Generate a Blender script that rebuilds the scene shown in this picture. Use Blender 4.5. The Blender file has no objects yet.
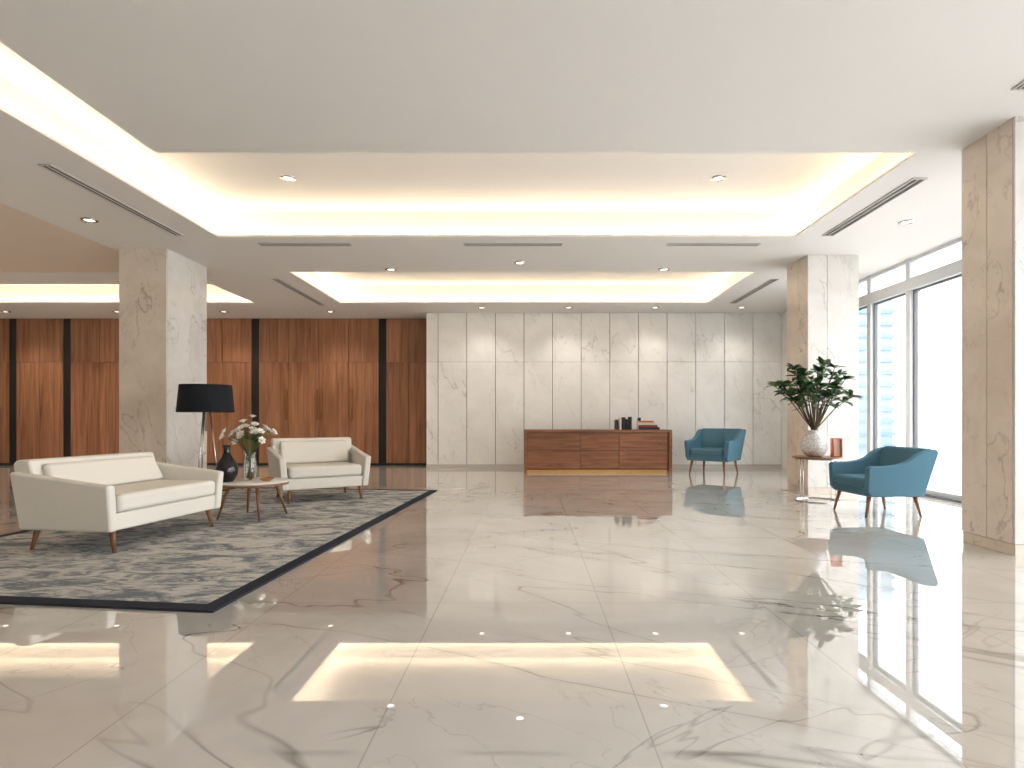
import bpy, bmesh, math, random
from mathutils import Vector, Matrix
random.seed(7)
sc = bpy.context.scene
F=580.0; H=1.05; CZ=3.39; UZ=3.80

# ---------------------------------------------------------------- materials
def lin(c):
    o=[]
    for v in c:
        v/=255.0
        o.append(v/12.92 if v<=0.04045 else ((v+0.055)/1.055)**2.4)
    return (o[0],o[1],o[2],1.0)

class NT:
    def __init__(s,name):
        s.m=bpy.data.materials.new(name); s.m.use_nodes=True
        s.t=s.m.node_tree; s.b=s.t.nodes['Principled BSDF']
    def n(s,typ,**kw):
        nd=s.t.nodes.new(typ)
        for k,v in kw.items(): setattr(nd,k,v)
        return nd
    def l(s,a,b): s.t.links.new(a,b)
    def math(s,op,a,b=None,clamp=False):
        nd=s.n('ShaderNodeMath',operation=op); nd.use_clamp=clamp
        for i,x in enumerate((a,b)):
            if x is None: continue
            if isinstance(x,(int,float)): nd.inputs[i].default_value=x
            else: s.l(x,nd.inputs[i])
        return nd.outputs[0]
    def mix(s,f,a,b,bt='MIX'):
        nd=s.n('ShaderNodeMix',data_type='RGBA',blend_type=bt)
        for i,x in ((0,f),(6,a),(7,b)):
            if isinstance(x,(int,float,tuple)): nd.inputs[i].default_value=x
            else: s.l(x,nd.inputs[i])
        return nd.outputs[2]
    def noise(s,vec,scale,detail=4,rough=0.5,dist=0):
        nd=s.n('ShaderNodeTexNoise'); nd.inputs['Scale'].default_value=scale
        nd.inputs['Detail'].default_value=detail; nd.inputs['Roughness'].default_value=rough
        nd.inputs['Distortion'].default_value=dist
        s.l(vec,nd.inputs['Vector']); return nd
    def mapping(s,vec,scale=(1,1,1),rot=(0,0,0),loc=(0,0,0)):
        nd=s.n('ShaderNodeMapping'); nd.inputs['Scale'].default_value=scale
        nd.inputs['Rotation'].default_value=rot; nd.inputs['Location'].default_value=loc
        s.l(vec,nd.inputs['Vector']); return nd.outputs[0]
    def rng(s,v,a,b,c=0.0,d=1.0):
        nd=s.n('ShaderNodeMapRange'); s.l(v,nd.inputs[0])
        for i,x in zip((1,2,3,4),(a,b,c,d)): nd.inputs[i].default_value=x
        return nd.outputs[0]

def plain(name,col,rough=0.5,metal=0.0,spec=0.5,bump=0,bscale=80,var=0.0):
    k=NT(name); b=k.b
    b.inputs['Roughness'].default_value=rough; b.inputs['Metallic'].default_value=metal
    b.inputs['Specular IOR Level'].default_value=spec
    tc=k.n('ShaderNodeTexCoord').outputs['Object']
    ns=k.noise(tc,3.0,3)
    c=lin(col); d=tuple([x*(1-var) for x in c[:3]]+[1])
    k.l(k.mix(ns.outputs[0],d,c),b.inputs['Base Color'])
    if bump:
        n2=k.noise(tc,bscale,3,0.6); bp=k.n('ShaderNodeBump'); bp.inputs['Strength'].default_value=bump
        bp.inputs['Distance'].default_value=0.005
        k.l(n2.outputs[0],bp.inputs['Height']); k.l(bp.outputs[0],b.inputs['Normal'])
    return k.m

def emis(name,col,st):
    k=NT(name); k.b.inputs['Base Color'].default_value=(0,0,0,1)
    k.b.inputs['Emission Color'].default_value=lin(col); k.b.inputs['Emission Strength'].default_value=st
    return k.m

def veins(k,vec,scale,width,rot=(0.3,0.5,0.6),strch=(1,1,1),dist=0.35,detail=6,off=(0,0,0)):
    v=k.mapping(k.mapping(vec,rot=rot),scale=strch,loc=off)
    ns=k.noise(v,scale,detail,0.5,dist)
    a=k.math('ABSOLUTE',k.math('SUBTRACT',ns.outputs[0],0.5))
    return k.rng(a,0.0,width,1.0,0.0)

def marble(name,base,base2,vein,rough,island=True,vs=0.9,amt=0.55,wd=.010):
    k=NT(name); tc=k.n('ShaderNodeTexCoord').outputs['Object']
    if island:
        g=k.n('ShaderNodeNewGeometry').outputs['Random Per Island']
        cb=k.n('ShaderNodeCombineXYZ'); k.l(k.math('MULTIPLY',g,37.0),cb.inputs[0]); k.l(k.math('MULTIPLY',g,91.0),cb.inputs[2])
        va=k.n('ShaderNodeVectorMath',operation='ADD'); k.l(tc,va.inputs[0]); k.l(cb.outputs[0],va.inputs[1]); tc=va.outputs[0]
    v1=veins(k,tc,vs,wd,(0,0.45,0),(1.9,1.6,0.6)); v2=veins(k,tc,vs*2.0,wd*.7,(0.2,-0.6,0),(1.8,1.5,0.6))
    mk=k.rng(k.noise(tc,0.9,2).outputs[0],0.42,0.62)
    v=k.math('MULTIPLY',k.math('ADD',k.math('MULTIPLY',v1,0.8),k.math('MULTIPLY',v2,0.45)),k.math('ADD',k.math('MULTIPLY',mk,0.7),0.3))
    v=k.math('MULTIPLY',v,amt,True)
    cl=k.noise(tc,1.4,5,0.6,0.8).outputs[0]
    c=k.mix(k.rng(cl,0.35,0.7),lin(base),lin(base2))
    c=k.mix(v,c,lin(vein))
    k.l(c,k.b.inputs['Base Color']); k.b.inputs['Roughness'].default_value=rough
    return k.m

def floor_mat():
    k=NT('polished_marble_floor'); tc=k.n('ShaderNodeTexCoord').outputs['Object']
    # long thin veins: contour lines of a smooth, strongly stretched noise, in two directions
    v1=veins(k,tc,0.75,0.0045,(0,0,0.42),(0.30,1.35,1),.5,4); v2=veins(k,tc,0.9,0.004,(0,0,-0.55),(0.32,1.3,1),.5,4,(7,3,0))
    v3=veins(k,tc,0.75,0.03,(0,0,0.42),(0.30,1.35,1),.5,4)
    v4=veins(k,tc,2.6,0.006,(0,0,0.9),(0.4,1.2,1),.3,5,(2,9,0))
    mk=k.rng(k.noise(tc,0.7,2).outputs[0],0.40,0.6)
    mk2=k.rng(k.noise(k.mapping(tc,loc=(5,5,0)),0.8,2).outputs[0],0.46,0.6)
    v=k.math('ADD',k.math('MULTIPLY',k.math('ADD',v1,k.math('MULTIPLY',v3,0.14)),k.math('ADD',k.math('MULTIPLY',mk,0.75),0.25)),
        k.math('MULTIPLY',k.math('ADD',k.math('MULTIPLY',v2,0.6),k.math('MULTIPLY',v4,.3)),mk2))
    v=k.math('MULTIPLY',v,0.8,True)
    cl=k.noise(tc,0.8,4,0.6,0.8).outputs[0]
    c=k.mix(k.rng(cl,0.35,0.7),lin((220,216,210)),lin((200,196,189)))
    c=k.mix(v,c,lin((96,88,80)))
    br=k.n('ShaderNodeTexBrick'); br.offset=0.0; br.squash=1.0
    br.inputs['Scale'].default_value=1; br.inputs['Mortar Size'].default_value=0.003; br.inputs['Mortar Smooth'].default_value=0.2
    br.inputs['Brick Width'].default_value=0.92; br.inputs['Row Height'].default_value=1.84
    k.l(k.mapping(tc,loc=(0.52,0.35,0)),br.inputs['Vector'])
    c=k.mix(k.math('MULTIPLY',br.outputs['Fac'],0.38),c,lin((100,94,88)))
    # polished stone: diffuse body under a clear mirror polish with an angle-dependent reflectance
    df=k.n('ShaderNodeBsdfDiffuse'); k.l(c,df.inputs['Color'])
    gl=k.n('ShaderNodeBsdfGlossy'); gl.inputs['Roughness'].default_value=0.0; gl.inputs['Color'].default_value=(1,.995,.985,1)
    lw=k.n('ShaderNodeLayerWeight'); lw.inputs['Blend'].default_value=.5
    f=k.math('ADD',k.math('MULTIPLY',k.math('POWER',lw.outputs['Facing'],3.0),.52),.30)
    mx=k.n('ShaderNodeMixShader'); k.l(f,mx.inputs[0]); k.l(df.outputs[0],mx.inputs[1]); k.l(gl.outputs[0],mx.inputs[2])
    k.l(mx.outputs[0],k.t.nodes['Material Output'].inputs['Surface'])
    return k.m

def wood(name,c1,c2,rough=0.4,grain=(14,14,0.7),island=True):
    k=NT(name); tc=k.n('ShaderNodeTexCoord').outputs['Object']
    g=k.n('ShaderNodeNewGeometry').outputs['Random Per Island']
    cb=k.n('ShaderNodeCombineXYZ'); k.l(k.math('MULTIPLY',g,23.0),cb.inputs[0]); k.l(k.math('MULTIPLY',g,51.0),cb.inputs[2])
    va=k.n('ShaderNodeVectorMath',operation='ADD'); k.l(tc,va.inputs[0]); k.l(cb.outputs[0],va.inputs[1]); tc=va.outputs[0]
    ns=k.noise(k.mapping(tc,scale=grain),1.0,6,0.6,0.8).outputs[0]
    n2=k.noise(k.mapping(tc,scale=tuple(x*5 for x in grain)),1.0,3,0.6,0.2).outputs[0]
    f=k.math('ADD',k.math('MULTIPLY',k.rng(ns,0.32,0.68),0.7),k.math('MULTIPLY',n2,0.35))
    c=k.mix(f,lin(c1),lin(c2))
    c=k.mix(k.math('MULTIPLY',g,0.2),c,(0.05,0.025,0.015,1))
    k.l(c,k.b.inputs['Base Color']); k.b.inputs['Roughness'].default_value=rough
    return k.m

def rug_mat():
    k=NT('rug_pile'); tc=k.n('ShaderNodeTexCoord').outputs['Object']
    a=k.noise(k.mapping(tc,scale=(1.0,2.0,1),rot=(0,0,0.15)),3.0,8,0.72,1.0).outputs[0]
    b=k.noise(k.mapping(tc,scale=(3.0,16,1)),4,5,0.75,0.5).outputs[0]
    f=k.rng(k.math('ADD',k.math('MULTIPLY',a,0.65),k.math('MULTIPLY',b,0.35)),0.45,0.54)
    c=k.mix(f,lin((118,124,132)),lin((206,203,196)))
    s=k.noise(tc,160,2).outputs[0]
    c=k.mix(k.math('MULTIPLY',s,0.22),c,lin((84,88,96)))
    k.l(c,k.b.inputs['Base Color']); k.b.inputs['Roughness'].default_value=0.95
    k.b.inputs['Specular IOR Level'].default_value=0.1
    bp=k.n('ShaderNodeBump'); bp.inputs['Strength'].default_value=0.4; bp.inputs['Distance'].default_value=0.004
    k.l(s,bp.inputs['Height']); k.l(bp.outputs[0],k.b.inputs['Normal'])
    return k.m

def glass_pane():
    k=NT('window_glass'); t=k.t
    tr=k.n('ShaderNodeBsdfTransparent'); gl=k.n('ShaderNodeBsdfGlossy'); gl.inputs['Roughness'].default_value=0.0
    fr=k.n('ShaderNodeFresnel'); fr.inputs['IOR'].default_value=1.45
    mx=k.n('ShaderNodeMixShader'); k.l(k.math('MULTIPLY',fr.outputs[0],0.5),mx.inputs[0]); k.l(tr.outputs[0],mx.inputs[1]); k.l(gl.outputs[0],mx.inputs[2])
    k.l(mx.outputs[0],t.nodes['Material Output'].inputs['Surface'])
    return k.m
def clear_glass():
    k=NT('clear_glass'); b=k.b
    b.inputs['Base Color'].default_value=(0.9,0.95,0.93,1); b.inputs['Transmission Weight'].default_value=1
    b.inputs['Roughness'].default_value=0.02; b.inputs['IOR'].default_value=1.45
    return k.m

M={}
M['paint']=plain('ceiling_white_paint',(231,229,226),0.7,spec=0.2,var=0.02)
M['tan']=plain('ceiling_warm_tone',(228,214,200),0.5,spec=0.3,var=0.05)  # slightly warmer tone for the left ceiling section
M['wallp']=plain('wall_warm_paint',(222,217,210),0.7,spec=0.2,var=0.03)
M['marble']=marble('wall_marble',(244,244,243),(233,233,231),(142,142,140),0.28,amt=0.5,wd=.007)
M['colm']=marble('column_marble',(228,226,222),(212,208,202),(124,116,108),0.22,vs=1.2,amt=0.65,wd=.008)
M['colb']=marble('column_beige_marble',(232,221,208),(214,201,186),(132,114,98),0.22,vs=1.2,amt=0.68,wd=.008)
M['floor']=floor_mat()
M['wood']=wood('wall_wood_veneer',(112,66,42),(190,134,98),0.42,(13,13,0.6))
M['deskw']=wood('desk_walnut',(100,60,40),(172,116,82),0.35,(1.2,10,16))
M['walnut']=wood('walnut_leg',(112,72,46),(152,104,68),0.4,(8,8,2))
M['black']=plain('black_trim',(20,18,17),0.5)
M['dark']=plain('dark_gap',(66,60,54),0.8)
M['alu']=plain('window_frame_paint',(206,210,212),0.45,spec=0.4)
M['gasket']=plain('gasket_grey',(96,104,108),0.5)
M['chrome']=plain('brushed_steel',(190,188,184),0.2,1.0)
M['brass']=plain('brass',(206,160,100),0.25,1.0)
M['cream']=plain('cream_upholstery',(226,222,212),0.85,spec=0.15,bump=0.3,bscale=220,var=0.04)
M['blue']=plain('teal_upholstery',(84,124,143),0.8,spec=0.2,bump=0.3,bscale=220,var=0.12)
M['rug']=rug_mat()
M['rugb']=plain('rug_border',(50,52,60),0.95,spec=0.1,bump=0.3,bscale=160)
M['shade']=plain('black_lampshade_fabric',(30,33,38),0.8,spec=0.2,bump=0.2,bscale=200)
M['lampin']=plain('lampshade_lining',(200,190,170),0.8)
M['blackglaze']=plain('black_glaze',(16,17,22),0.08)
M['glass']=glass_pane(); M['cglass']=clear_glass()
M['ttop']=plain('table_top_stone',(226,222,216),0.45,spec=.3,var=0.06)
M['petal']=plain('petal_white',(246,244,236),0.6,var=0.04)
M['pollen']=plain('pollen_yellow',(214,176,70),0.8)
M['leaf']=plain('leaf_green',(56,96,54),0.35,var=0.35)
M['leaf2']=plain('leaf_light',(100,136,76),0.5,var=0.3)
M['stem']=plain('stem_brown',(84,66,42),0.7)
M['stemg']=plain('stem_green',(78,104,52),0.6)
M['slot']=plain('vent_dark',(104,101,98),0.7)
M['slotf']=plain('vent_frame',(200,197,192),0.5)
M['warm']=emis('cove_led',(255,229,194),17.5)
M['lamp_e']=emis('downlight_led',(255,240,220),4.0)
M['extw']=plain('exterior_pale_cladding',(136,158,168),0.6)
M['extd']=plain('exterior_slat',(110,134,146),0.5)  # slats across the building front, in their own darker blue-grey
M['ground']=plain('exterior_paving',(216,216,214),0.8)

# ---------------------------------------------------------------- mesh helpers
def mkobj(name,bm,mats,parent=None,smooth=False,bevel=0,seg=3,loc=None):
    bmesh.ops.recalc_face_normals(bm,faces=bm.faces)
    me=bpy.data.meshes.new(name); bm.to_mesh(me); bm.free()
    if not isinstance(mats,(list,tuple)): mats=[mats]
    for m in mats: me.materials.append(m)
    ob=bpy.data.objects.new(name,me); sc.collection.objects.link(ob)
    if parent: ob.parent=parent
    if loc: ob.location=loc
    if smooth or bevel:
        for p in me.polygons: p.use_smooth=True
    if bevel:
        md=ob.modifiers.new('bevel','BEVEL'); md.width=bevel; md.segments=seg; md.limit_method='ANGLE'; md.angle_limit=math.radians(35); md.harden_normals=True
    return ob
def empty(name,loc,ang=0):
    e=bpy.data.objects.new(name,None); sc.collection.objects.link(e); e.location=loc; e.rotation_euler=(0,0,math.radians(ang)); e.empty_display_size=0.2; return e
def abox(bm,x0,x1,y0,y1,z0,z1,mi=0):
    vs=[bm.verts.new((x,y,z)) for z in (z0,z1) for y in (y0,y1) for x in (x0,x1)]
    for f in ((0,2,3,1),(4,5,7,6),(0,1,5,4),(2,6,7,3),(0,4,6,2),(1,3,7,5)):
        fc=bm.faces.new([vs[i] for i in f]); fc.material_index=mi
def box(name,x0,x1,y0,y1,z0,z1,mat,parent=None,bevel=0,seg=3):
    bm=bmesh.new(); abox(bm,x0,x1,y0,y1,z0,z1); return mkobj(name,bm,mat,parent,bevel=bevel,seg=seg)
def boxes(name,lst,mats,parent=None,bevel=0):
    bm=bmesh.new()
    for b in lst: abox(bm,*b)
    return mkobj(name,bm,mats,parent,bevel=bevel,seg=2)
def arod(bm,pts,rs,n=10,mi=0,flat=False):
    pts=[Vector(p) for p in pts]; prev=None
    if not isinstance(rs,(list,tuple)): rs=[rs]*len(pts)
    d0=(pts[-1]-pts[0]).normalized(); u=d0.orthogonal().normalized()
    for i,p in enumerate(pts):
        a=pts[min(i+1,len(pts)-1)]-pts[max(i-1,0)]; a.normalize()
        if flat: a=Vector((0,0,-1))
        uu=(u-a*u.dot(a)).normalized(); w=a.cross(uu)
        rg=[bm.verts.new(p+uu*(rs[i]*math.cos(2*math.pi*j/n))+w*(rs[i]*math.sin(2*math.pi*j/n))) for j in range(n)]
        if prev:
            for j in range(n):
                f=bm.faces.new((prev[j],prev[(j+1)%n],rg[(j+1)%n],rg[j])); f.material_index=mi; f.smooth=True
        else: bm.faces.new(rg).material_index=mi
        prev=rg
    bm.faces.new(prev).material_index=mi
def rod(name,pts,rs,mat,parent=None,n=12,flat=True):
    bm=bmesh.new(); arod(bm,pts,rs,n,0,flat)
    ob=mkobj(name,bm,mat,parent)
    for p in ob.data.polygons: p.use_smooth=len(p.vertices)==4
    return ob
def lathe(name,prof,mat,parent=None,n=40,loc=None,closed=False):
    bm=bmesh.new(); rows=[]
    for r,z in prof:
        if r<1e-5: rows.append([bm.verts.new((0,0,z))])
        else: rows.append([bm.verts.new((r*math.cos(2*math.pi*i/n),r*math.sin(2*math.pi*i/n),z)) for i in range(n)])
    prs=list(zip(rows,rows[1:]))
    if closed: prs.append((rows[-1],rows[0]))
    for a,b in prs:
        for i in range(n):
            j=(i+1)%n
            if len(a)==1 and len(b)==1: continue
            if len(a)==1: bm.faces.new((a[0],b[i],b[j]))
            elif len(b)==1: bm.faces.new((a[i],a[j],b[0]))
            else: bm.faces.new((a[i],a[j],b[j],b[i]))
    ob=mkobj(name,bm,mat,parent,smooth=True,loc=loc)
    md=ob.modifiers.new('es','EDGE_SPLIT'); md.split_angle=math.radians(50)
    return ob
def prism(name,prof,y0,y1,mat,parent=None,bevel=0.02,flare=0,zmin=0,seg=4):
    bm=bmesh.new()
    a=[bm.verts.new((x,y0+flare*(z-zmin),z)) for x,z in prof]
    b=[bm.verts.new((x,y1+flare*(z-zmin),z)) for x,z in prof]
    bm.faces.new(a); bm.faces.new(b[::-1]); n=len(prof)
    for i in range(n):
        j=(i+1)%n; bm.faces.new((a[i],b[i],b[j],a[j]))
    return mkobj(name,bm,mat,parent,bevel=bevel,seg=seg)

# ---------------------------------------------------------------- room shell
XL,XR,YF,YB=-14.0,5.5,-4.0,13.4
bm=bmesh.new(); abox(bm,XL-.2,XR+.2,YF-.2,YB+.2,-0.15,0); mkobj('floor',bm,M['floor'])

openings=[(-3.99,3.39,5.08,7.41),(-3.99,-3.28,YF+0.3,5.08),(-3.8,3.56,9.17,11.6),(-13.2,-5.5,10.0,11.6)]
xs=sorted(set([XL,XR,-5.7]+[o[0] for o in openings]+[o[1] for o in openings]))
ys=sorted(set([YF,YB,9.2]+[o[2] for o in openings]+[o[3] for o in openings]))
bm=bmesh.new()
for i in range(len(xs)-1):
    for j in range(len(ys)-1):
        cx=(xs[i]+xs[i+1])/2; cy=(ys[j]+ys[j+1])/2
        if any(o[0]<cx<o[1] and o[2]<cy<o[3] for o in openings): continue
        tan= cx<-5.7 and cy<9.2
        abox(bm,xs[i],xs[i+1],ys[j],ys[j+1],CZ,CZ+.03,1 if tan else 0)
mkobj('ceiling',bm,[M['paint'],M['tan']])
box('ceiling_upper',XL-.2,XR+.2,YF-.2,YB+.2,UZ,UZ+.1,M['paint'])
R=0.24
def covewall(name,segs):
    bm=bmesh.new()
    for (x0,x1,y0,y1) in segs: abox(bm,x0,x1,y0,y1,CZ+.03,UZ)
    mkobj(name,bm,M['paint'])
def strips(name,segs):
    bm=bmesh.new()
    for (x0,x1,y0,y1) in segs: abox(bm,x0,x1,y0,y1,CZ+.032,CZ+.05)
    mkobj(name,bm,M['warm'])
x0,x1,y0,y1=openings[0]; xa=openings[1][1]; yf=openings[1][2]
covewall('trim_1',[(x0-R-.05,x1+R+.05,y1+R,y1+R+.05),(x1+R,x1+R+.05,y0-R,y1+R),(xa+R,x1+R+.05,y0-R-.05,y0-R),
    (xa+R,xa+R+.05,yf,y0-R),(x0-R-.05,x0-R,yf,y1+R),(x0-R-.05,xa+R,yf-.05,yf)])
s=R-.03; t=R-.08
strips('cove_light',[(x0-s,x1+s,y1+t,y1+s),(x1+t,x1+s,y0-s,y1+t),(xa+s,x1+t,y0-s,y0-t),(xa+t,xa+s,yf+.1,y0-s),(x0-s,x0-t,yf+.1,y1+t)])
for n,o in (('trim_2',openings[2]),('trim_3',openings[3])):
    x0,x1,y0,y1=o
    covewall(n,[(x0-R-.05,x1+R+.05,y1+R,y1+R+.05),(x0-R-.05,x1+R+.05,y0-R-.05,y0-R),(x0-R-.05,x0-R,y0-R,y1+R),(x1+R,x1+R+.05,y0-R,y1+R)])
    strips('cove_light',[(x0-s,x1+s,y1+t,y1+s),(x0-s,x1+s,y0-s,y0-t),(x0-s,x0-t,y0-t,y1+t),(x1+t,x1+s,y0-t,y1+t)])

YM=12.68; xm0=-2.27; pw=0.626; g=.006
lst=[(xm0,XR,YM+.03,YB,0,CZ,1)]
edges=[xm0,xm0+0.26]
while edges[-1]+pw<XR: edges.append(edges[-1]+pw)
edges.append(XR)
for a,b in zip(edges,edges[1:]):
    for z0,z1 in ((0.07,2.32),(2.32,CZ)):
        lst.append((a+g,b-g,YM,YM+.03,z0+g,z1,0))
boxes('wall_back',lst,[M['marble'],M['dark']])
box('baseboard_back',xm0,XR,YM-.004,YM+.03,0,.07,M['slotf'])
lst=[(XL,xm0,YB,YB+.2,0,UZ,1)]
blk=[-13.2,-11.92,-10.67,-8.5,-6.33,-3.40]
def seg(a,b,nn):
    w=(b-a)/nn; return [(a+i*w,a+(i+1)*w) for i in range(nn)]
pan=[]; bw=.085
pan+=seg(XL,blk[0]-bw,2)
for a,b,nn in ((blk[0],blk[1],2),(blk[1],blk[2],2),(blk[2],blk[3],3),(blk[3],blk[4],3),(blk[4],blk[5],4)): pan+=seg(a+bw,b-bw,nn)
pan+=seg(blk[5]+bw,xm0,2)
for a,b in pan:
    for z0,z1 in ((.05,2.38),(2.38,CZ)):
        lst.append((a+.006,b-.006,YB-.04,YB,z0+.006,z1-.002,0))
for b in blk: lst.append((b-bw,b+bw,YB-.02,YB,0.0,CZ,2))
for hx in (-5.60,-4.90,-4.80,-4.10): lst.append((hx-.012,hx+.012,YB-.06,YB-.04,1.05,1.75,3))
boxes('wall_wood_panelling',lst,[M['wood'],M['black'],M['black'],M['brass']])
box('baseboard_wood',XL,xm0,YB-.05,YB-.04,0,.05,M['black'])
box('wall_left',XL-.2,XL,YF,YB+.2,0,UZ,M['wallp'])
box('wall_front',XL-.2,XR+.2,YF-.2,YF,0,UZ,M['wallp'])
WY0,WY1=-3.4,10.3
boxes('wall_right',[(XR,XR+.2,WY1,YB+.2,0,UZ,0),(XR,XR+.2,YF,WY0,0,UZ,0),(XR,XR+.2,WY0,WY1,CZ,UZ,0)],[M['marble']])
mull=[10.25,9.42,8.45,6.5,4.6,2.7,0.8,-1.1,-3.35]
fr=[(XR+.02,XR+.14,WY0,WY1,0,.08,0),(XR-.015,XR+.17,WY0,WY1,2.93,3.10,0),(XR+.02,XR+.14,WY0,WY1,CZ-.05,CZ-.001,0)]
for m in mull:
    fr.append((XR+.0,XR+.15,m-.05,m+.05,0.001,2.93,0)); fr.append((XR+.0,XR+.15,m-.05,m+.05,3.10,CZ-.001,0))
for a,b in zip(mull[1:],mull):
    for yy in (a+.05,b-.05-.025): fr.append((XR+.05,XR+.1,yy,yy+.025,.08,2.93,1))
    fr.append((XR+.05,XR+.1,a+.05,b-.05,2.905,2.929,1))
boxes('window_1',fr,[M['alu'],M['gasket']])
boxes('window_2',[(XR+.07,XR+.08,WY0+.01,WY1-.01,.05,3.37,0)],[M['glass']])
box('trim_4',XR-.06,XR+.16,WY0,WY1,0,.03,M['gasket'])

# ---------------------------------------------------------------- columns
def column(name,x0,x1,y0,y1,mf,ms,split=None):
    e=empty(name,((x0+x1)/2,(y0+y1)/2,0)); w=(x1-x0)/2; d=(y1-y0)/2
    box('core',-w+.02,w-.02,-d+.02,d-.02,0,CZ,M['dark'],e)
    g=.003; t=.02
    fx=[-w,w] if not split else [-w,-w+(2*w)*split,w]
    L=[]; z0,z1=.09,CZ
    for a,b in zip(fx,fx[1:]):
        L.append((a+(g if a>-w else 0),b-(g if b<w else 0),-d,-d+t,z0,z1,0)); L.append((a+g,b-g,d-t,d,z0,z1,0))
    dy=[-d+t+.004,0,d-t] if (y1-y0)<.8 else [-d+t+.004,d-t]
    for a,b in zip(dy,dy[1:]):
        L.append((-w,-w+t,a+g,b-g,z0,z1,1)); L.append((w-t,w,a+g,b-g,z0,z1,1))
    boxes('cladding',L,[mf,ms],e)
    box('plinth',-w+.008,w-.008,-d+.008,d-.008,0,.085,ms,e)
    return e
column('marble_column',-5.59,-4.95,7.89,8.89,M['colb'],M['colm'])
column('marble_column',3.94,4.66,8.22,8.9,M['colm'],M['colb'],.38)
column('marble_column',3.74,4.70,4.47,5.03,M['colm'],M['colb'])

# ---------------------------------------------------------------- ceiling fittings
def slot(x0,x1,y0,y1):
    e=empty('ceiling_air_vent',((x0+x1)/2,(y0+y1)/2,CZ)); w=(x1-x0)/2; d=(y1-y0)/2
    f=.014
    L=[(-w,w,-d,-d+f,-.012,0,0),(-w,w,d-f,d,-.012,0,0),(-w,-w+f,-d+f,d-f,-.012,0,0),(w-f,w,-d+f,d-f,-.012,0,0)]
    boxes('frame',L,[M['slotf']],e)
    box('duct_opening',-w+f,w-f,-d+f,d-f,-.003,0,M['slot'],e)
    if w>d: boxes('louvres',[(-w+f,w-f,-.006,.006,-.01,-.003,0)],[M['slotf']],e)
    else: boxes('louvres',[(-.006,.006,-d+f,d-f,-.01,-.003,0)],[M['slotf']],e)
slot(-4.5,-4.38,5.3,7.35); slot(3.7,3.84,5.6,7.35)
for a,b in ((-3.6,-2.38),(-.88,.43),(1.82,3.05)): slot(a,b,7.66,7.77)
slot(-4.28,-4.16,9.6,11.8); slot(4.0,4.12,9.6,11.6); slot(-9.8,-8.0,8.2,8.32); slot(3.4,3.49,3.5,4.1)
def downlight(x,y,z,e=60,size=110):
    o=empty('ceiling_downlight',(x,y,z))
    lathe('bezel',[(.055,-.004),(.06,-.012),(.085,-.008),(.088,0),(.055,0)],M['chrome'],o,24,closed=True)
    lathe('lens',[(0,-.004),(.055,-.004),(.055,0),(0,0)],M['lamp_e'],o,24)
    if e:
        ld=bpy.data.lights.new('lamp','SPOT'); ld.energy=e; ld.spot_size=math.radians(size); ld.spot_blend=.8; ld.shadow_soft_size=.045; ld.color=(1,.9,.78)
        lo=bpy.data.objects.new('lamp',ld); sc.collection.objects.link(lo); lo.parent=o; lo.location=(0,0,-.03)
for x,y in ((-2.75,6.59),(2.14,6.59)): downlight(x,y,UZ,0)
for x,y in ((-5.15,6.78),(4.45,6.85),(-2.16,9.0),(2.08,9.0),(-.15,8.62)): downlight(x,y,CZ,0)
for x,y in ((-8.4,4.0),(-10.8,6.2)): downlight(x,y,CZ,320,130)  # unseen lamps, added to brighten the left zone
for x in (-1.0,0.8,2.6,4.4): downlight(x,12.05,CZ,34,120)
for x in (-4.3,-6.6,-8.9,-11.3): downlight(x,12.5,CZ,75,120)  # extra lamps added to brighten the wood panelling

# ---------------------------------------------------------------- rug
A=Vector((-1.376,8.58,0));B=Vector((-1.724,3.155,0));C=Vector((-4.88,3.53,0));D=Vector((-4.53,8.95,0))
bm=bmesh.new(); ctr=(A+B+C+D)/4
def q(u,v): return (B*(1-u)+C*u)*(1-v)+(A*(1-u)+D*u)*v
bu=.10/3.17; bv=.10/5.43
us=[0,bu,1-bu,1]; vs_=[0,bv,1-bv,1]; zt=.014
gt=[[bm.verts.new(q(u,v)-ctr+Vector((0,0,zt))) for u in us] for v in vs_]
gb=[[bm.verts.new(q(u,v)-ctr) for u in us] for v in vs_]
for j in range(3):
    for i in range(3):
        f=bm.faces.new((gt[j][i],gt[j][i+1],gt[j+1][i+1],gt[j+1][i])); f.material_index=0 if (i==1 and j==1) else 1
        bm.faces.new((gb[j][i],gb[j+1][i],gb[j+1][i+1],gb[j][i+1])).material_index=1
for i in range(3):
    for J in (0,3):
        bm.faces.new((gt[J][i],gt[J][i+1],gb[J][i+1],gb[J][i])).material_index=1
        bm.faces.new((gt[i][J],gt[i+1][J],gb[i+1][J],gb[i][J])).material_index=1
mkobj('area_rug',bm,[M['rug'],M['rugb']],loc=ctr)
RZ=.0142

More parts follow.
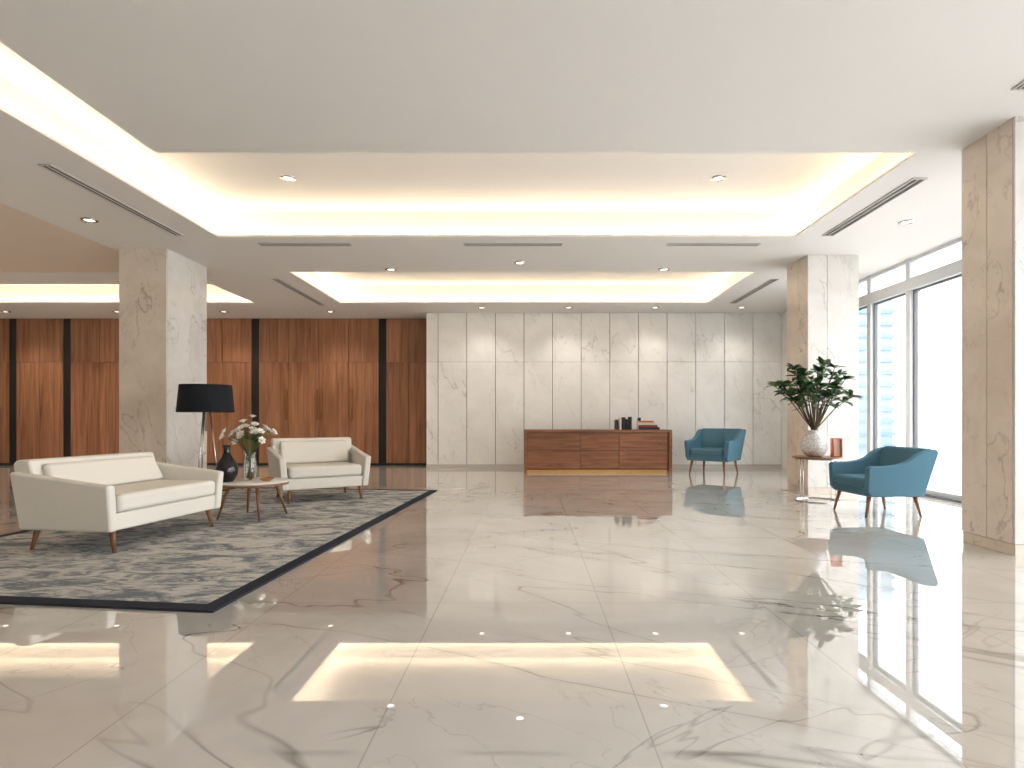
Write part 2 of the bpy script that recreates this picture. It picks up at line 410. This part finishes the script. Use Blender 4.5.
# ---------------------------------------------------------------- lounge seating (front = +x)
def legs(e,xf,xb,yy,lh,mat,r=.024,sp=.05):
    k=1
    for x,sx in ((xf,1),(xb,-1)):
        for sy in (-1,1):
            rod('leg_%d'%k,[(x,sy*yy,lh+.02),(x+sx*sp,sy*(yy+sp*.5),0)],[r,r*.5],mat,e); k+=1
def cream(name,loc,ang,w,d,nc,af=.53,ab=.63,bh=.72,sh=.455):
    e=empty(name,loc,ang); m=M['cream']; h=d/2; t=.11; fl=.10; lh=.17
    arm=[(-h+.02,lh),(h-.01,lh),(h,af),(h-.3,af+.035),(-h-.02,ab)]
    prism('arm_left',arm,w/2-t,w/2-.03,m,e,.022,fl,lh)
    prism('arm_right',arm,-w/2+.03,-w/2+t,m,e,.022,-fl,lh)
    box('base',-h+.03,h-.03,-w/2+t-.03,w/2-t+.03,lh,.31,m,e,.02)
    bk=[(-h+.02,lh),(-h-.05,bh-.03),(-h-.02,bh),(-h+.10,bh),(-h+.22,.31),(-h+.22,lh)]
    prism('backrest',bk,-w/2+.04,w/2-.04,m,e,.03)
    iw=w-2*t
    for i in range(nc):
        a=-iw/2+i*iw/nc; b=a+iw/nc
        box('seat_cushion_%d'%(i+1),-h+.19,h-.0,a+.004,b-.004,.312,sh,m,e,.04,5)
        cb=[(-h+.20,.44),(-h+.10,bh-.04),(-h+.17,bh-.03),(-h+.30,.47)]
        prism('back_cushion_%d'%(i+1),cb,a+.01,b-.01,m,e,.035,seg=5)
    legs(e,h-.09,-h+.09,w/2-.13,lh,M['walnut'],.026,.04)
cream('cream_loveseat',(-3.53,5.13,RZ),-8,1.34,.84,1)
cream('cream_armchair',(-2.80,7.70,RZ),-57,1.12,.86,1,.56,.68,.79)
def bluechair(loc,ang,s):
    e=empty('blue_armchair',loc,ang); e.scale=(s,s,s); m=M['blue']; w=.78; h=.38; lh=.24
    arm=[(-h+.06,lh),(h-.06,lh),(h-.005,.30),(h,.57),(h-.03,.595),(.14,.60),(0,.62),(-.10,.66),(-.20,.73),(-.30,.775),(-h-.05,.79),(-h-.075,.75)]
    prism('arm_left',arm,w/2-.10,w/2-.02,m,e,.018,.10,lh); prism('arm_right',arm,-w/2+.02,-w/2+.10,m,e,.018,-.10,lh)
    bk=[(-h+.06,lh),(-h-.075,.76),(-h-.04,.80),(-h+.04,.80),(-h+.07,.77),(-h+.19,.40),(-h+.19,lh)]
    prism('backrest',bk,-w/2+.03,w/2-.03,m,e,.03)
    bx=[(-h+.1,lh),(h-.05,lh),(h-.015,.27),(h-.015,.335),(-h+.1,.335)]
    prism('base',bx,-w/2+.09,w/2-.09,m,e,.015)
    box('seat_cushion',-h+.16,h+.01,-w/2+.10,w/2-.10,.33,.455,m,e,.045,5)
    legs(e,h-.09,-h+.12,w/2-.11,lh,M['walnut'],.026,.06)
bluechair((3.92,6.55,0),184,.93)
bluechair((3.60,11.35,0),232,1.10)

# ---------------------------------------------------------------- coffee table
ct=empty('coffee_table',(-2.97,6.22,RZ)); th=.40-RZ
lathe('top',[(0,th-.022),(.35,th-.022),(.37,th-.012),(.37,th-.004),(.364,th),(0,th)],M['ttop'],ct,56)
lathe('rim',[(.345,th-.04),(.358,th-.04),(.358,th-.021),(.345,th-.021)],M['walnut'],ct,56,closed=True)
for i in range(4):
    a=math.radians(35+90*i); rod('leg_%d'%(i+1),[(.22*math.cos(a),.22*math.sin(a),th-.02),(.34*math.cos(a),.34*math.sin(a),0)],[.021,.010],M['walnut'],ct)
boxes('stretcher',[(-.24,.24,-.012,.012,th-.06,th-.022,0),(-.012,.012,-.24,.24,th-.06,th-.022,0)],[M['walnut']],ct)
TT=.4005
vz=empty('black_vase',(-3.19,6.10,TT))
lathe('body',[(0,0),(.06,0),(.085,.03),(.107,.09),(.11,.14),(.092,.20),(.055,.255),(.034,.30),(.031,.35),(.042,.385),(.036,.385),(.026,.35),(.028,.30),(.05,.25),(.085,.2),(.10,.14),(.08,.04),(0,.02)],M['blackglaze'],vz)
bq=empty('vase_of_white_flowers',(-3.04,6.30,TT))
lathe('glass_vase',[(0,0),(.055,0),(.06,.01),(.07,.10),(.062,.20),(.05,.26),(.06,.30),(.056,.30),(.045,.26),(.056,.2),(.064,.1),(.053,.02),(0,.018)],M['cglass'],bq)
def leafmesh(bm,base,d,up,L,W,mi,fold=.25,droop=.25):
    d=d.normalized(); s=d.cross(up)
    if s.length<1e-3: s=Vector((1,0,0))
    s.normalize(); nrm=s.cross(d).normalized()
    rows=[]
    for t,wf in ((0,.06),(.2,.55),(.45,.95),(.7,1.0),(.88,.6),(1.0,.04)):
        c=base+d*(L*t)-Vector((0,0,1))*(droop*L*t*t)
        ww=W*wf*.5
        rows.append((bm.verts.new(c+s*ww+nrm*(fold*ww)),bm.verts.new(c),bm.verts.new(c-s*ww+nrm*(fold*ww))))
    for a,b in zip(rows,rows[1:]):
        for k in (0,1):
            f=bm.faces.new((a[k],a[k+1],b[k+1],b[k])); f.material_index=mi; f.smooth=True
bm=bmesh.new(); random.seed(11)
for i in range(30):
    a=random.uniform(0,2*math.pi); r=math.sqrt(random.random())*.22
    if i<8: a=i*math.pi/4; r=.27
    tip=Vector((r*math.cos(a)-.02,r*.6*math.sin(a),.66-r*.7+random.uniform(-.07,.05)))
    p0=Vector((.03*math.cos(a+3),.03*math.sin(a+3),.03)); p1=Vector((.03*math.cos(a),.03*math.sin(a),.29)); p2=(p1+tip)/2+Vector((0,0,.04))
    arod(bm,[p0,p1,p2,tip],.0035,6,0)
    for k in range(3):
        aa=random.uniform(0,6.28); leafmesh(bm,p2,Vector((math.cos(aa),math.sin(aa),.3)),Vector((0,0,1)),.11,.035,1)
    np_=6; od=(tip-Vector((0,0,.35))).normalized()
    u=od.orthogonal().normalized(); w=od.cross(u); ph=random.random()
    for layer,(sp,L) in enumerate(((1.0,.05),(.35,.038))):
        for k in range(np_):
            b_=2*math.pi*(k+ph+layer*.5)/np_; dd=(u*math.cos(b_)+w*math.sin(b_))*sp+od*.5
            leafmesh(bm,tip,dd,od,L,.036,2,.3,-.05)
    arod(bm,[tip,tip+od*.018],[.008,.006],6,3)
mkobj('flowers',bm,[M['stemg'],M['leaf2'],M['petal'],M['pollen']],bq)
dish=empty('small_dish',(-2.80,6.17,TT))
lathe('bowl',[(0,0),(.035,0),(.065,.02),(.075,.035),(.07,.035),(.06,.024),(.03,.01),(0,.01)],M['brass'],dish)

# ---------------------------------------------------------------- floor lamp
fl=empty('floor_lamp',(-3.94,7.05,RZ))
lathe('shade',[(.315,1.13),(.285,1.46),(.279,1.46),(.309,1.13)],M['shade'],fl,56,closed=True)
lathe('shade_lining',[(.307,1.135),(.277,1.455),(.275,1.455),(.305,1.135)],M['lampin'],fl,56,closed=True)
for i,a in enumerate((20,140,260)):
    a=math.radians(a); rod('leg_%d'%(i+1),[(.035*math.cos(a),.035*math.sin(a),1.2),(.17*math.cos(a),.17*math.sin(a),0)],[.009,.008],M['chrome'],fl)
rod('stem',[(0,0,.9),(0,0,1.46)],.009,M['chrome'],fl)
lathe('hub',[(0,1.18),(.05,1.18),(.05,1.21),(0,1.21)],M['chrome'],fl,24)
lathe('diffuser',[(.272,1.44),(.272,1.447),(0,1.447),(0,1.44)],M['lampin'],fl,40)
boxes('spider',[(-.28,.28,-.004,.004,1.45,1.456,0),(-.004,.004,-.28,.28,1.45,1.456,0)],[M['chrome']],fl)

# ---------------------------------------------------------------- reception desk
dk=empty('reception_desk',(1.35,11.85,0)); W=1.47
box('top',-W,W,-.35,.35,.80,.855,M['deskw'],dk,.004)
box('side_left',-W,-W+.06,-.35,.35,0,.80,M['deskw'],dk,.004)
box('side_right',W-.06,W,-.35,.35,0,.80,M['deskw'],dk,.004)
L=[]
for a,b in ((-W+.065,-.35),(-.34,.42),(.43,W-.065)):
    for z0,z1 in ((.08,.44),(.45,.79)): L.append((a,b,-.30,-.28,z0,z1,0))
boxes('front_panels',L,[M['deskw']],dk)
box('carcass',-W+.06,W-.06,-.28,.3,.06,.80,M['black'],dk)
box('kick_strip',-W+.06,W-.06,-.26,.28,0,.06,M['brass'],dk)
bk=empty('books',(2.35,11.8,.8552))
cols=[(32,34,40),(60,60,64),(150,70,50),(228,222,210),(48,52,60),(190,120,80)]
bmts=[plain('book_cover_%d'%i,c,.6) for i,c in enumerate(cols)]; pg=plain('book_pages',(232,226,210),.8)
def book(x0,x1,y0,y1,z0,z1,m,ax):
    n=len(bk.children)+1; c=.004
    if ax=='x': L=[(x0,x0+c,y0,y1,z0,z1,0),(x1-c,x1,y0,y1,z0,z1,0),(x0,x1,y0,y0+c,z0,z1,0),(x0+c,x1-c,y0+c,y1-.006,z0+.004,z1-.004,1)]
    else: L=[(x0,x1,y0,y1,z0,z0+c,0),(x0,x1,y0,y1,z1-c,z1,0),(x0,x1,y0,y0+c,z0,z1,0),(x0+.004,x1-.004,y0+c,y1-.006,z0+c,z1-c,1)]
    boxes('book_%d'%n,L,[m,pg],bk)
x=-.62
for i,(w_,h_) in enumerate(((.05,.2),(.045,.23),(.06,.25),(.03,.21),(.05,.26))):
    book(x,x+w_,-.1,.08,0,h_,bmts[(0,3,4,1,0)[i]],'x'); x+=w_+.022
z=0
for i,(w_,t_) in enumerate(((.42,.05),(.38,.045),(.34,.05),(.30,.035))):
    book(-.16,-.16+w_,-.12,.12,z,z+t_,bmts[(4,2,3,5)[i]],'z'); z+=t_
book(-.15,-.11,-.08,.08,z,z+.06,bmts[0],'x')

# ---------------------------------------------------------------- side table + plant
st=empty('side_table',(3.74,7.55,0)); h=.575
lathe('top',[(0,h-.02),(.30,h-.02),(.305,h-.01),(.30,h),(0,h)],M['walnut'],st,48)
lathe('base_ring',[(.255,0),(.27,0),(.27,.014),(.255,.014)],M['chrome'],st,48,closed=True)
lathe('upper_ring',[(.255,h-.034),(.27,h-.034),(.27,h-.02),(.255,h-.02)],M['chrome'],st,48,closed=True)
for i in range(4):
    a=math.radians(25+90*i); c,s_=.262*math.cos(a),.262*math.sin(a)
    rod('leg_%d'%(i+1),[(c,s_,.007),(c,s_,h-.025)],.006,M['chrome'],st,8)
k=NT('mercury_ceramic'); tc=k.n('ShaderNodeTexCoord').outputs['Object']
vo=k.n('ShaderNodeTexVoronoi'); vo.inputs['Scale'].default_value=38; k.l(tc,vo.inputs['Vector'])
k.l(k.mix(k.rng(vo.outputs['Distance'],.1,.6),lin((248,247,245)),lin((206,203,200))),k.b.inputs['Base Color']); k.b.inputs['Roughness'].default_value=.25
bp=k.n('ShaderNodeBump'); bp.inputs['Strength'].default_value=.3; bp.inputs['Distance'].default_value=.008; k.l(vo.outputs['Distance'],bp.inputs['Height']); k.l(bp.outputs[0],k.b.inputs['Normal'])
pp=empty('potted_plant',(3.70,7.55,h+.0005))
lathe('vase',[(0,0),(.08,0),(.13,.035),(.162,.10),(.168,.16),(.15,.225),(.11,.27),(.075,.295),(.066,.32),(.078,.345),(.068,.345),(.056,.32),(.065,.295),(.1,.265),(.14,.22),(.155,.16),(.12,.05),(0,.03)],k.m,pp)
bm=bmesh.new(); random.seed(21)
for i in range(34):
    a=2*math.pi*i*.381966; el=random.uniform(.25,1.4) if i>11 else random.uniform(-.02,.45)
    rr=random.uniform(.72,1.04)
    tip=Vector((.50*math.cos(a)*math.cos(el)*rr,.36*math.sin(a)*math.cos(el)*rr,.74+.50*math.sin(el)*rr))
    p0=Vector((.02*math.cos(a),.02*math.sin(a),.2)); p1=Vector((.035*math.cos(a),.035*math.sin(a),.37)); p2=(p1*.45+tip*.55)+Vector((0,0,.04))
    arod(bm,[p0,p1,p2,tip],[.008,.007,.0055,.004],6,0)
    od=(tip-p2).normalized()
    for base,nn in ((tip,8),((p2+tip)/2,5),(p2,2)):
        for j in range(nn):
            b_=random.uniform(0,6.28)
            dd=Vector((math.cos(b_),math.sin(b_),random.uniform(-.35,.6)))+od*random.uniform(.2,.9)
            leafmesh(bm,base,dd,Vector((random.uniform(-.3,.3),random.uniform(-.3,.3),1)),random.uniform(.11,.165),random.uniform(.06,.085),1 if random.random()<.82 else 2,.3,random.uniform(.05,.5))
mkobj('foliage',bm,[M['stem'],M['leaf'],M['leaf2']],pp)
cn=empty('copper_candle_holder',(3.92,7.42,h+.0005))
cm=plain('rose_copper',(190,112,84),.25,.6)
boxes('frame',[(-.06,.06,-.035,.035,0,.012,0),(-.06,.06,-.035,.035,.23,.245,0),(-.06,-.048,-.035,.035,.012,.23,0),(.048,.06,-.035,.035,.012,.23,0)],[cm],cn)
box('panel',-.048,.048,-.01,.01,.012,.23,plain('copper_panel',(206,170,150),.4),cn)

# ---------------------------------------------------------------- outside
box('exterior_ground',XR+.25,60,-30,60,-.4,-.2,M['ground'])
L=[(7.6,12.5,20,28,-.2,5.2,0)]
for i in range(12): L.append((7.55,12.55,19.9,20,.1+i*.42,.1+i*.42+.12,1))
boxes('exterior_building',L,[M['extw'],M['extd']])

w=bpy.data.worlds.new('World'); sc.world=w; w.use_nodes=True
bg=w.node_tree.nodes['Background']; bg.inputs[0].default_value=(.98,.985,1,1); bg.inputs[1].default_value=7.8
a,b=WY0,WY1
ld=bpy.data.lights.new('window_portal','AREA'); ld.shape='RECTANGLE'; ld.size=b-a; ld.size_y=3.4; ld.cycles.is_portal=True
lo=bpy.data.objects.new('window_portal',ld); sc.collection.objects.link(lo); lo.location=(XR+.2,(a+b)/2,1.7)
lo.rotation_euler=Matrix(((0,0,1),(1,0,0),(0,1,0))).to_euler()

# ---------------------------------------------------------------- camera
cd=bpy.data.cameras.new('camera'); cd.sensor_width=36; cd.lens=F/1024*36
cd.shift_x=-(530-512)/1024; cd.shift_y=(420-384)/1024; cd.clip_start=.05
co=bpy.data.objects.new('camera',cd); sc.collection.objects.link(co); co.location=(0,0,H); co.rotation_euler=(math.pi/2,0,0)
sc.camera=co
sc.view_settings.view_transform='Standard'; sc.view_settings.look='None'; sc.view_settings.exposure=0.0
